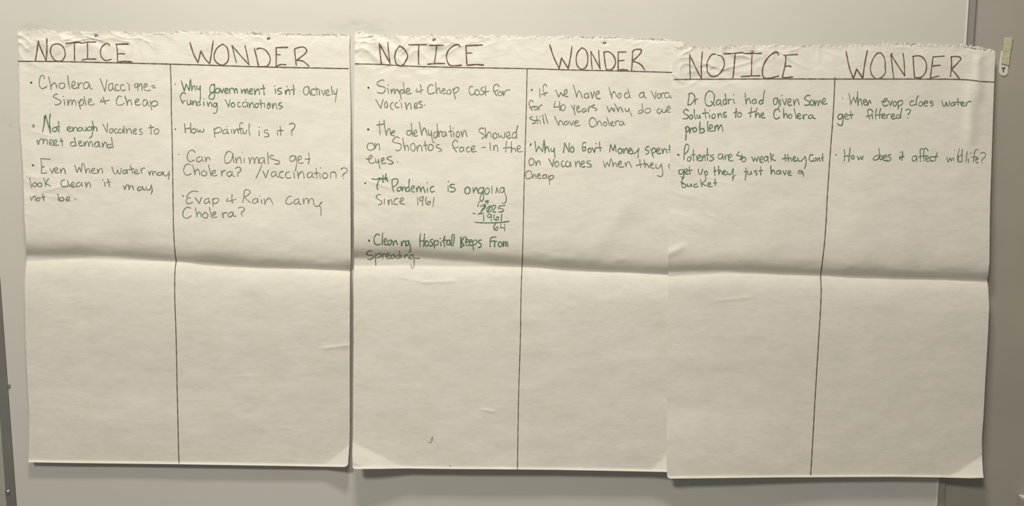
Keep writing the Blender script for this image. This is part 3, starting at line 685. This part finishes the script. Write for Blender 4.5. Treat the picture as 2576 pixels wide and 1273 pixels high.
write(1, 'G', 'G', 3.6, '''330,610 290,590 250,640 250,720 290,755 345,740;375,575 370,660 370,750;398,710 435,690 430,660 405,665 395,710 415,755 445,745;500,680 465,690 455,740 480,755 505,720 505,680;525,690 535,760c 550,710 575,690 585,720 600,745;595,738;655,700 660,770c 675,720 700,690 715,720 725,775;770,690 730,700 725,750 755,755 770,700c 790,780 795,830 775,870
;945,580 935,680 940,780;1005,585 1000,680 990,780;930,700 1005,690;1040,690 1015,720 1020,765 1055,765 1070,725 1045,690;1130,670 1095,680 1095,705 1130,730 1120,765 1085,765;1150,690 1155,800;1155,710 1180,685 1215,700 1205,745 1165,760;1250,710 1252,770;1242,655;1310,620 1295,700 1310,780;1270,690 1345,680;1375,680 1345,700 1340,745 1370,755 1390,710 1385,680c 1400,760;1415,770 1415,680 1420,615 1440,595 1455,620 1450,680 1435,775
;1550,635 1550,795;1558,640 1558,795;1550,795 1590,765;1600,640 1562,705c 1605,765;1625,625 1635,700;1625,720 1665,700 1660,670 1635,680 1625,720 1645,765 1685,755;1680,720 1715,700 1710,675 1690,685 1680,725 1700,765 1725,755;1725,690 1735,760 1745,830;1735,710 1765,680 1795,690 1790,730 1750,755;1860,680 1825,690 1820,715 1860,745 1850,785 1815,795
;2085,635 2025,640 1995,680 1995,780;1990,705 2060,690;2065,700 2060,785c 2065,720 2085,695 2100,705;2145,705 2120,730 2125,775 2155,780 2175,740 2145,703;2190,700 2192,780c 2200,730 2220,705 2228,730 2230,775c 2235,720 2255,705 2262,780''')
write(1, 'G', 'g', 3.3, '''215,850 170,845 130,890 165,910 235,920 230,950 185,975 150,965;268,890 265,960 272,1060;268,920 310,885 350,895 345,930 285,955;380,890 375,960c 375,920 395,895 415,895;430,930 470,915 470,885 440,890 428,930 450,965 490,955;545,900 505,915 500,950 530,960 555,925 555,900c 565,950;620,910 590,920 585,955 610,960 635,930;625,850 635,920 640,955;655,910 662,950;700,910 705,955c 715,925 740,900 755,925 765,955;830,900 790,920 780,960 810,965 835,920c 850,980 850,1010;860,950 900,960 935,955''')
write(1, 'G', 'f', 2.6, '850,1010 848,1075 825,1115 808,1095 805,1055', 'faint_stroke')
write(1, 'H', 'h', 3.7, '''442,320 500,500 585,680c 622,520c 725,680c 760,500 780,345;932,362 870,430 845,530 860,630 910,685 970,680 1015,610 1020,480 990,400 932,362;1090,685 1075,550 1070,420c 1212,685c 1195,540 1188,405;1268,430 1280,560 1298,670;1265,430 1340,425 1410,480 1445,570 1425,650 1370,700 1300,690;1605,427 1485,430c 1485,710c 1550,695 1635,708;1490,562 1575,555;1690,710 1700,580 1705,420c 1750,390 1830,390 1840,415 1800,480 1700,570c 1780,590 1840,630 1890,702''', 'heading_lettering')
write(1, 'N', 'd', 5.0, '178,102', 'bullet_mark')
write(1, 'N', 'g', 3.2, '''305,80 310,225;425,50 400,10 365,40 365,100 395,200;340,180 430,145
;565,105 615,215c 650,145c 690,200 705,140;700,180 740,160 750,110 725,95 705,150 715,200 765,215
;850,25 880,120 905,215c 920,150 945,120 970,150 1000,235;1080,160 1045,165 1030,205 1055,240 1090,215 1095,160c 1105,235;1135,140 1160,235c 1195,130;1215,180 1265,160 1270,125 1235,130 1215,180 1235,240 1290,245
;1430,60 1450,150 1475,240c 1480,170 1510,130 1535,160 1555,215;1610,155 1580,170 1575,220 1600,240 1625,205 1620,160;1725,150 1690,165 1685,215 1710,240 1745,215;1735,90 1755,170 1775,235
;1990,140 1940,155 1920,195 1940,230 1985,210 1995,145c 2000,200 2030,240;2110,120 2175,245c 2190,130;2245,160 2215,180 2215,230 2245,235 2265,200 2260,160;2320,150 2290,160 2275,200 2290,235;2400,150 2350,150 2330,195 2355,235 2395,215;2400,180 2430,235 2450,180''')
write(1, 'N', 'g', 3.2, '''200,300 180,270 145,285 135,340 165,400 185,435;145,395 220,365;240,370 215,395 225,425 260,420 270,385 245,368;285,370 290,425c 300,380 325,350 345,350
;560,285 535,385c 615,375;628,285 635,440;680,340 650,385 665,435 705,430 722,370 695,340
;820,350 845,400 865,430;870,350 865,430 880,505;905,410 945,395 940,365 910,375 905,420 930,460 970,445;1040,405 1000,420 995,455 1030,460 1055,420c 1065,455;1085,400 1100,460c 1100,410 1120,375 1150,375;1200,345 1165,355 1160,380 1215,400 1240,420 1200,440
;1400,370 1430,460c 1475,390c 1510,450c 1520,400;1520,325 1560,400 1580,450c 1590,400 1615,385 1635,410 1655,460;1690,400 1700,440 1735,450 1755,400c 1765,450 1800,525
;1955,430 1915,440 1905,475 1935,485 1970,460;1965,325 1970,400 1985,465;2060,400 2020,420 2015,465 2060,475 2100,450 2095,410 2055,398
;2250,405 2215,420 2210,460 2250,485 2290,420c 2300,465 2340,465 2360,430;2340,440 2400,420 2420,385 2390,370 2365,410 2370,455 2420,465''')
write(1, 'N', 'g', 3.2, '''185,535 145,560 175,585 225,605 235,635 185,650;255,530 265,600 270,650;215,600 300,590;310,600 320,645;313,535;355,505 365,580 380,650;395,495 415,570 435,640
;550,530 580,610 615,680c 620,620 650,600 670,625 685,670;745,610 710,625 705,660 735,670 765,635 765,610c 775,655;790,610 825,675c 855,605;865,650 925,630 930,605 895,605 870,645 885,685 960,680
;1190,570 1165,550 1125,580 1110,640 1135,695 1180,700 1215,670;1200,560 1225,620 1240,675c 1250,620 1275,605 1295,630 1310,675;1365,620 1335,645 1345,680 1380,680 1395,645 1365,618;1395,550 1420,620 1440,680;1455,655 1495,640 1495,615 1465,620 1455,655 1480,685 1515,680;1525,615 1540,680c 1540,630 1560,605 1590,605;1640,610 1605,625 1595,665 1625,675 1660,645 1660,615c 1670,660 1685,665''')
write(1, 'I', 'd', 4.8, '156,556 144,580', 'bullet_mark')
write(1, 'I', 'G', 3.4, '''215,515 235,675c 275,595c 330,675c 355,500;358,500 365,600 370,690c 380,620 405,600 420,630 435,675;460,625 465,665 495,670 512,620c 515,700 522,765
;650,690 662,610 670,545c 735,680c 740,545;790,595 760,630 765,675 795,680 812,635 785,592
;990,535 950,545 938,620 955,665 985,650 990,605c 950,610;1050,620 1025,650 1035,685 1065,680 1075,640 1050,618;1090,615 1125,685c 1140,610;1147,552;1200,530 1205,600 1215,665;1160,615 1235,615
;1355,680 1370,565c 1410,660c 1440,570c 1455,675;1515,620 1485,650 1495,700 1530,695 1545,650 1515,618;1560,630 1570,700c 1585,650 1610,620 1625,650 1635,700;1645,670 1685,650 1680,625 1655,630 1645,675 1670,710 1705,700;1705,650 1715,700 1755,690 1800,625c 1790,700 1790,770
;1960,600 1925,600 1900,640 1950,665 1945,700 1905,715;1985,630 2000,690 2025,765;1995,660 2025,620 2060,640 2045,680 2010,695;2070,665 2115,650 2110,620 2085,625 2070,670 2095,705 2135,700;2155,630 2165,700c 2180,650 2205,630 2220,655 2230,695;2268,575 2275,640 2275,690;2245,645 2290,630''')
write(1, 'I', 'g', 3.4, '''155,775 125,815 140,880 185,870 205,815 170,775 140,785;225,820 235,885c 250,835 275,810 290,835 300,880
;425,780 485,900c 505,790;550,820 520,850 530,900 565,900 580,850 550,820;650,815 625,830 620,880 645,905 670,895;715,820 690,835 685,880 705,905 745,890 750,830;755,830 765,905;830,825 840,905c 850,850 880,820 895,850 905,905;920,870 965,850 960,820 930,825 920,870 940,910 985,900;1060,815 1015,820 1010,845 1070,875 1070,905 1020,910
;1260,820 1285,915c 1315,840c 1350,900c 1370,790;1380,785 1400,840 1410,905c 1420,860 1440,845 1455,865 1465,905;1480,875 1530,855 1530,825 1500,830 1485,875 1510,910 1570,905;1590,840 1605,905c 1615,860 1645,825 1665,855 1690,915
;1815,795 1820,860 1830,915;1760,885 1910,855;1880,800 1890,860 1895,915c 1905,880 1925,865 1940,885 1955,915;1970,890 2010,875 2010,845 1985,855 1972,895 2000,925 2040,925;2060,870 2065,920 2105,925 2145,865c 2160,950 2165,1020 2135,1055 2085,1040;2285,850 2255,890 2270,935''')
write(1, 'I', 'g', 3.3, '''130,965 90,980 75,1030 90,1085 135,1085 165,1060;150,965 170,1020 185,1080c 190,1040 210,1020 225,1045 235,1080;250,1050 290,1040 290,1015 260,1020 250,1055 270,1085 310,1080;380,1025 340,1035 335,1075 365,1085 390,1050 390,1025c 395,1060 410,1085;425,1040 435,1110 440,1180;430,1070 455,1040 500,1045 490,1080 440,1110''')
write(1, 'Q', 'p', 2.6, '1605,120 1585,150 1570,215;1570,150 1610,155;1580,180 1605,182;1525,200 1545,215 1575,222', 'pencil_mark')
write(1, 'Q', 'p', 2.6, '1872,585 1890,590 1888,605', 'pencil_mark')
# --- right sheet
write(2, 'P', 'r', 3.0, '1696.7,199.5 1797,199 1964,198.3 2110,198.6 2347,198.8 2422,200 2450,202.5 2469,205 2500,206.3', 'ruled_line')
write(2, 'P', 'r', 3.2, '2100.3,195 2098.5,240 2095,300 2087,407 2080.8,500 2078.6,550 2074,612 2068,665 2064.6,695 2065.8,732 2063.5,790 2059.7,850 2050.5,1000 2045,1100 2039.5,1194', 'divider_line')
write(2, 'J', 'h', 3.8, '''340,645 332,480 330,285c 420,480 505,645;520,240 505,450 508,645;720,275 660,285 600,380 590,490 620,580 690,615 770,580 840,480 850,390 810,310 750,290;850,270 1010,262 1130,250 1150,265 1410,263;1015,265 1000,450 980,635;1270,270 1262,430 1260,605;1105,615 1250,605 1390,600;1665,290 1650,250 1590,260 1500,340 1440,450 1425,560 1450,630 1530,640 1670,605;1955,280 1750,292;1780,292 1770,430 1725,625c 1790,630 1880,618;1770,462 1820,452 1860,465''', 'heading_lettering')
write(2, 'J', 'G', 3.3, '''325,880 312,960 300,1040;310,880 350,860 400,900 400,960 350,1030 300,1040;405,950 410,1030c 415,980 430,955 450,950
;625,830 580,870 560,960 580,1040 640,1055 690,1000 700,900 660,840 610,830;650,985 710,1055;775,960 740,980 730,1025 760,1040 790,1000 790,965c 800,1040 820,1050;870,960 840,970 835,1020 860,1035 885,1000;865,870 875,950 885,1030;905,955 915,1025c 915,980 935,955 955,960;985,955 1005,1020;990,888
;1165,860 1170,950 1180,1025c 1190,970 1220,945 1235,970 1250,1020;1310,955 1280,970 1270,1005 1300,1025 1325,990 1325,955c 1335,1015;1420,970 1385,980 1375,1015 1405,1030 1430,1000;1460,815 1440,920 1435,1020
;1650,940 1610,940 1590,990 1605,1035 1640,1020 1655,940c 1670,1000 1680,1060 1660,1100;1690,960 1700,1040;1722,895;1725,955 1765,1040c 1790,945;1805,1010 1850,985 1850,950 1820,955 1805,1010 1830,1050 1870,1040;1895,960 1905,1050c 1920,990 1950,950 1965,980 1980,1040
;2145,900 2100,900 2060,945 2100,975 2140,1000 2120,1040 2060,1045;2170,965 2145,990 2150,1040 2185,1045 2200,1000 2170,963;2215,970 2220,1050c 2235,1000 2255,975 2265,1000 2265,1050c 2280,1000 2300,970 2310,1000 2320,1030;2330,1000 2375,980 2370,945 2340,950 2330,1000 2350,1030 2400,1020''')
write(2, 'J', 'G', 3.4, '''310,1130 270,1105 235,1150 275,1185 310,1210 290,1245 225,1250;350,1190 325,1215 335,1250 365,1245 375,1210 350,1188;400,1110 400,1180 415,1250;440,1190 440,1235 465,1240 480,1190c 490,1240;560,1100 565,1180 575,1240;520,1170 610,1158;625,1180 630,1235;630,1125;690,1175 665,1200 670,1240 705,1235 715,1195 690,1173;750,1170 760,1235c 770,1190 790,1165 800,1190 815,1225;880,1150 840,1165 835,1190 880,1205 880,1225 840,1225
;1030,1090 1025,1170 1020,1230;990,1160 1050,1145;1075,1155 1050,1190 1060,1220 1100,1215 1110,1175 1075,1153;1260,1080 1250,1160 1245,1225;1215,1165 1330,1135;1345,1090 1325,1160 1325,1230c 1340,1180 1365,1165 1375,1190 1385,1230;1400,1205 1440,1190 1440,1165 1410,1170 1400,1205 1420,1235 1465,1235
;1690,1140 1660,1105 1615,1120 1595,1180 1610,1240 1650,1250 1685,1225;1745,1100 1745,1180 1750,1235c 1760,1190 1785,1170 1795,1195 1805,1235;1845,1180 1820,1205 1830,1240 1860,1235 1870,1200 1845,1178;1905,1100 1920,1170 1935,1245;1950,1220 1995,1200 1990,1170 1960,1180 1950,1220 1975,1250 2010,1240;2035,1190 2045,1255c 2050,1210 2075,1185 2100,1190;2165,1190 2130,1200 2120,1235 2150,1245 2180,1215 2180,1190c 2195,1240 2225,1245''')
write(2, 'K', 'G', 3.5, '''265,180 275,270 270,375;270,215 290,165 320,190 310,230 280,250;325,195 330,265c 345,210 365,190 380,200;405,180 380,205 390,245 425,240 435,205 405,180;485,95 480,180 485,265c 510,265 550,240 540,205 510,200 485,225;600,95 600,170 605,240;625,205 670,180 665,145 635,150 625,205 645,240 690,235;705,160 710,235c 720,180 745,145 755,175 760,225c 775,180 800,145 815,170 830,240''')
write(2, 'K', 'd', 5.4, '150,592 166,598', 'bullet_mark')
write(2, 'K', 'G', 3.3, '''245,670 245,560 260,460c 280,435 310,450 315,500 290,550 250,590;335,625 300,640 295,680 325,690 350,655 345,625;385,520 385,600 390,685;355,600 410,590;430,610 435,680;450,650 490,630 490,600 460,605 450,650 470,685 505,680;515,610 520,685c 530,630 550,600 560,630 565,685;598,495 595,590 600,680;575,600 625,590;690,595 645,605 640,620 690,640 680,670 630,690
;800,580 765,595 760,640 790,660 820,630 825,580c 830,640 840,670;855,600 865,665c 870,620 890,595 910,600;915,640 960,620 960,590 925,595 912,640 935,685 985,680;1075,548 1035,600c 1095,620 1110,655 1080,665;1110,590 1130,640;1145,630 1115,655 1130,700 1165,690 1175,650 1150,625
;1265,625 1290,690c 1315,640c 1340,690c 1365,620;1385,670 1430,660 1425,625 1395,630 1385,675 1405,710 1440,700;1500,620 1460,630 1455,675 1490,685 1510,620c 1510,680 1520,710;1545,570 1555,640 1560,690;1590,590 1555,650c 1620,685
;1765,590 1770,650 1775,690;1725,655 1830,640;1805,590 1815,640 1815,690c 1825,650 1850,640 1865,690;1885,665 1920,650 1915,620 1895,630 1885,670 1910,690 1950,680;1960,640 1965,680 2000,690 2040,660 2070,620c 2085,680 2080,740 2060,800
;2190,600 2150,595 2130,650 2150,690 2195,685;2225,640 2200,655 2205,690 2230,680 2235,645;2250,645 2255,690c 2265,655 2285,640 2290,665 2295,690;2335,575 2330,640 2335,690;2310,640 2350,635''')
write(2, 'K', 'G', 3.3, '''215,818 175,825 168,870 200,888 228,860 232,815c 240,880 235,950 200,925;250,860 290,845 285,810 260,815 250,860 275,885 310,880;325,770 325,830 335,885;300,830 370,825;460,810 465,870 500,885 525,810;550,850 570,920 570,985;550,870 575,840 600,860 590,895 565,905
;705,775 705,840 710,905;690,845 790,820;765,765 765,840 770,890c 780,850 800,835 815,855 820,890;830,870 870,855 865,830 840,840 830,875 855,895 895,890;900,850 910,885 950,885 985,800c 985,880 975,985;1175,795 1180,870 1165,975;1150,850 1195,842;1205,845 1210,885 1240,890 1255,845c 1265,890;1340,830 1305,840 1305,855 1345,875 1330,905;1400,775 1400,840 1400,900;1370,840 1430,830
;1550,760 1555,830 1560,885c 1570,840 1590,825 1605,845 1615,885;1680,830 1645,845 1640,880 1670,885 1695,855 1695,830c 1705,885;1730,835 1765,895c 1785,830;1810,875 1850,860 1845,835 1820,840 1810,875 1830,905 1865,900;2015,840 1975,835 1970,870 2005,875 2025,840c 2035,870 2045,920''')
write(2, 'K', 'f', 2.4, '978,960 1000,920 1025,895', 'faint_stroke')
write(2, 'K', 'G', 3.5, '''225,925 207,1020 220,1085c 250,1090 275,1060 250,1035 210,1025;195,1010 235,1020;295,1035 300,1070 330,1070 350,1035c 360,1075;440,1035 405,1040 390,1070 415,1085 460,1070;490,965 505,1030 515,1075;570,980 515,1030c 580,1065;600,1045 640,1040 640,1015 610,1020 600,1050 620,1075 670,1070;710,955 715,1010 715,1060;690,1020 740,1015''')
write(2, 'L', 'h', 3.8, '''290,240 340,480 400,645c 450,500c 540,640c 575,400 610,225;795,265 770,255 700,340 658,470 675,580 740,645 810,635 880,560 880,480 870,340 810,250;1008,650 985,450 965,275c 1060,430 1175,605c 1165,400 1148,262;985,268 968,280;1300,325 1310,480 1322,630c 1420,625 1490,540 1500,420 1450,330 1380,300 1290,312;1770,305 1600,318c 1580,480 1560,635c 1690,605;1590,455 1710,442;1862,612 1880,450 1875,315c 1940,310 2000,320 2020,350 1980,400 1880,505c 1940,570 2000,650''', 'heading_lettering')
write(2, 'L', 'p', 3.2, '232,925 240,948', 'bullet_mark')
write(2, 'L', 'G', 3.2, '''335,870 360,1035c 402,925c 435,1010c 450,930;462,840 465,950 470,1050c 480,980 510,950 520,990 530,1045;550,1010 590,990 585,960 560,965 550,1010 575,1045 600,1040;605,985 615,1050c 630,1000 645,970 655,990 662,1022
;820,990 860,995 905,970 905,945 870,955 845,1010 860,1055 920,1045;925,980 960,1050c 985,970;1025,985 1000,1010 1005,1050 1035,1055 1050,1015 1025,983;1065,990 1075,1050 1075,1105;1070,1010 1100,975 1140,985 1135,1030 1080,1060
;1310,980 1265,990 1250,1030 1280,1055 1330,1030;1380,900 1350,960 1350,1050;1420,990 1390,1010 1390,1050 1425,1055 1445,1020 1420,988;1460,1020 1515,1010 1515,985 1480,985 1460,1025 1485,1060 1520,1050;1600,985 1560,990 1555,1005 1600,1025 1595,1050 1565,1055
;1735,980 1755,1055 1785,1050 1800,1000c 1815,1050 1840,1045 1850,985;1910,1000 1880,1015 1870,1045 1900,1055 1925,1025 1925,1000c 1935,1045;1975,940 1975,1000 1980,1050;1945,1000 2015,1000;2020,1030 2060,1020 2060,995 2035,1000 2020,1030 2045,1055 2085,1050;2095,1000 2105,1055c 2110,1015 2140,990 2175,992''')
write(2, 'L', 'G', 3.3, '''235,1190 195,1178 165,1220 185,1255 220,1240 240,1190c 245,1260 230,1340 195,1350 160,1320;265,1225 310,1205 300,1175 275,1185 265,1230 290,1255 330,1250;360,1130 365,1190 370,1245;330,1195 395,1190
;700,1150 665,1110 640,1105 615,1130 625,1190 645,1250;595,1215 690,1190;680,1170 690,1250;750,1095 735,1180 735,1255;810,1095 795,1170 795,1240;750,1195 870,1180;825,1220 870,1205 870,1180 840,1180 825,1225 850,1245 885,1240;895,1185 905,1240c 910,1205 930,1180 960,1185;970,1215 1015,1205 1010,1175 985,1180 970,1220 990,1250 1030,1245;1090,1190 1055,1200 1045,1235 1075,1245 1105,1215;1130,1090 1115,1170 1110,1240;1185,1120 1230,1105 1262,1125 1245,1160 1220,1190;1222,1238''')
write(2, 'M', 'd', 3.6, '138,598', 'bullet_mark')
write(2, 'M', 'G', 3.2, '''262,515 270,600 262,690;350,495 340,600 330,700;255,620 345,605;395,600 370,625 375,655 400,655 412,625 392,600;460,615 480,670c 510,625c 530,665 545,610
;760,600 710,635 700,665 725,675 770,660;785,500 790,590 775,660;820,600 795,630 805,665 830,660 835,620 815,600;850,640 900,630 895,600 865,605 850,645 870,685 905,675;965,590 930,600 930,625 965,645 950,680 905,690
;1100,615 1105,665;1108,555;1140,545 1140,610 1130,680;1095,640 1165,615
;1350,610 1300,620 1285,665 1310,690 1345,660 1355,615c 1360,670 1360,695;1450,510 1425,500 1405,530 1410,600 1410,695;1385,625 1500,605;1525,530 1495,495 1465,510 1460,600 1465,690;1490,665 1530,645 1525,615 1500,620 1490,665 1510,695 1540,690;1590,620 1560,630 1555,670 1580,690 1610,680;1665,560 1645,620 1635,690;1600,630 1675,620''')
write(2, 'M', 'g', 3.1, '''1805,630 1825,705c 1855,640c 1870,690c 1890,640;1910,640 1910,680;1930,525;1998,500 1975,600 1970,690;2040,510 2035,600 2040,690c 2010,700 1980,690 1990,620 2040,600;2118,545 2105,620 2095,705;2130,655 2135,710;2170,570;2280,520 2250,515 2225,560 2220,630 2205,700;2180,630 2250,625;2240,670 2280,655 2275,635 2255,640 2245,680 2255,715 2285,712;2320,570 2360,560 2395,585 2380,630 2345,660 2335,690;2340,715''')

# ------------------------------------------------------------------ adhesive hook strip on the grey wall
M_foam = plain('yellowed_foam', (0.56, 0.55, 0.36), 0.7, 0, 0.10, 90, 0.8)
M_tab = plain('white_plastic', (0.74, 0.72, 0.66), 0.35, 0, 0.02)
M_slot = plain('dark_slot', (0.16, 0.14, 0.12), 0.6, 0, 0.02)
WY = -0.014                                       # the wall face lies 14 mm behind the board face


def plate(name, pts, h0, h1, mat, parent, loc, bevel=0.0006):
    """extruded outline, points in pixels, standing from depth h0 to h1 off the board plane"""
    import bmesh
    bm = bmesh.new()
    fr = [bm.verts.new(tuple(at(x, y, h1) - loc)) for x, y in pts]
    bkp = [at(x, y, h1) for x, y in pts]
    bk = [bm.verts.new((q[0] - loc[0], -h0 - loc[1], q[2] - loc[2])) for q in bkp]
    f = bm.faces.new(fr)
    n = len(pts)
    for i in range(n):
        bm.faces.new((fr[i], bk[i], bk[(i + 1) % n], fr[(i + 1) % n]))
    bm.faces.new(bk[::-1])
    bmesh.ops.recalc_face_normals(bm, faces=bm.faces[:])
    if bevel:
        es = [e for e in bm.edges if all(v in fr for v in e.verts)]
        bmesh.ops.bevel(bm, geom=es, offset=bevel, segments=2, affect='EDGES')
    me = bpy.data.meshes.new(name); bm.to_mesh(me); bm.free(); me.materials.append(mat)
    o = bpy.data.objects.new(name, me)
    return link(o, parent)


hk_loc = np.array(at(2527, 145, WY))
hk = bpy.data.objects.new('adhesive_hook_strip', None); link(hk); hk.location = hk_loc
tag(hk, 'used adhesive strip with rounded white pull tab stuck on the grey wall', 'adhesive strip')
arc = [(2525 + 11.2 * math.cos(a), 180 + 11.2 * math.sin(a)) for a in np.linspace(-0.1, math.pi + 0.05, 12)]
plate('pull_tab', [(2538.5, 160)] + arc + [(2516, 158), (2520.5, 128), (2541, 126)], WY, WY + 0.0022, M_tab, hk, hk_loc)
rng = random.Random(5)
lft = [(2527.5 - 8.0 * t + rng.uniform(-.5, .5), 94 + 66 * t) for t in np.linspace(0, 1, 9)]
rgt = [(2548.2 - 10 * t + rng.uniform(-.5, .5), 94 + 71 * t) for t in np.linspace(1, 0, 9)]
f = plate('foam_pad', lft + rgt, WY + 0.0023, WY + 0.0045, M_foam, hk, hk_loc, 0.0004)
f['label'] = 'yellowed stretched foam'
for yy, dx in ((128, 0), (146, 1), (110, -1)):
    plate('foam_ridge', [(2523 + dx - (yy - 128) * .12, yy), (2541 - (yy - 128) * .14, yy - 4), (2542 - (yy - 128) * .14, yy - 1.5), (2523 + dx - (yy - 128) * .12, yy + 3)], WY + 0.0046, WY + 0.0048, M_foam, hk, hk_loc, 0.0002)
s_ = plate('slot', [(2520.2, 169.5), (2529.5, 169.0), (2529.3, 173.6), (2526.4, 173.8), (2525.6, 182), (2522.2, 182), (2522.6, 174), (2520.2, 174)], WY + 0.0023, WY + 0.0026, M_slot, hk, hk_loc, 0)
s_['label'] = 'dark T-shaped slot'

# ------------------------------------------------------------------ pale box whose corner enters the frame bottom right
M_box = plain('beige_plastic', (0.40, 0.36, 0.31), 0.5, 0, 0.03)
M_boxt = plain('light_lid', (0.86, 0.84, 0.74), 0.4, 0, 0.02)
b0 = at(2560, 1248, -0.0142)
bx_loc = np.array([b0[0], 0.014, b0[2]])
wbx = bpy.data.objects.new('wall_box', None); link(wbx); wbx.location = bx_loc
tag(wbx, 'corner of a beige wall-mounted box with light top, lower right edge of photo', 'wall box')
box('housing', 0, 0.09, -0.034, -0.0002, -0.12, 0.0, M_box, wbx, 0.003)
o = box('lid', 0.001, 0.0895, -0.0335, -0.0005, 0.0005, 0.004, M_boxt, wbx, 0.0015); o['label'] = 'light coloured top'
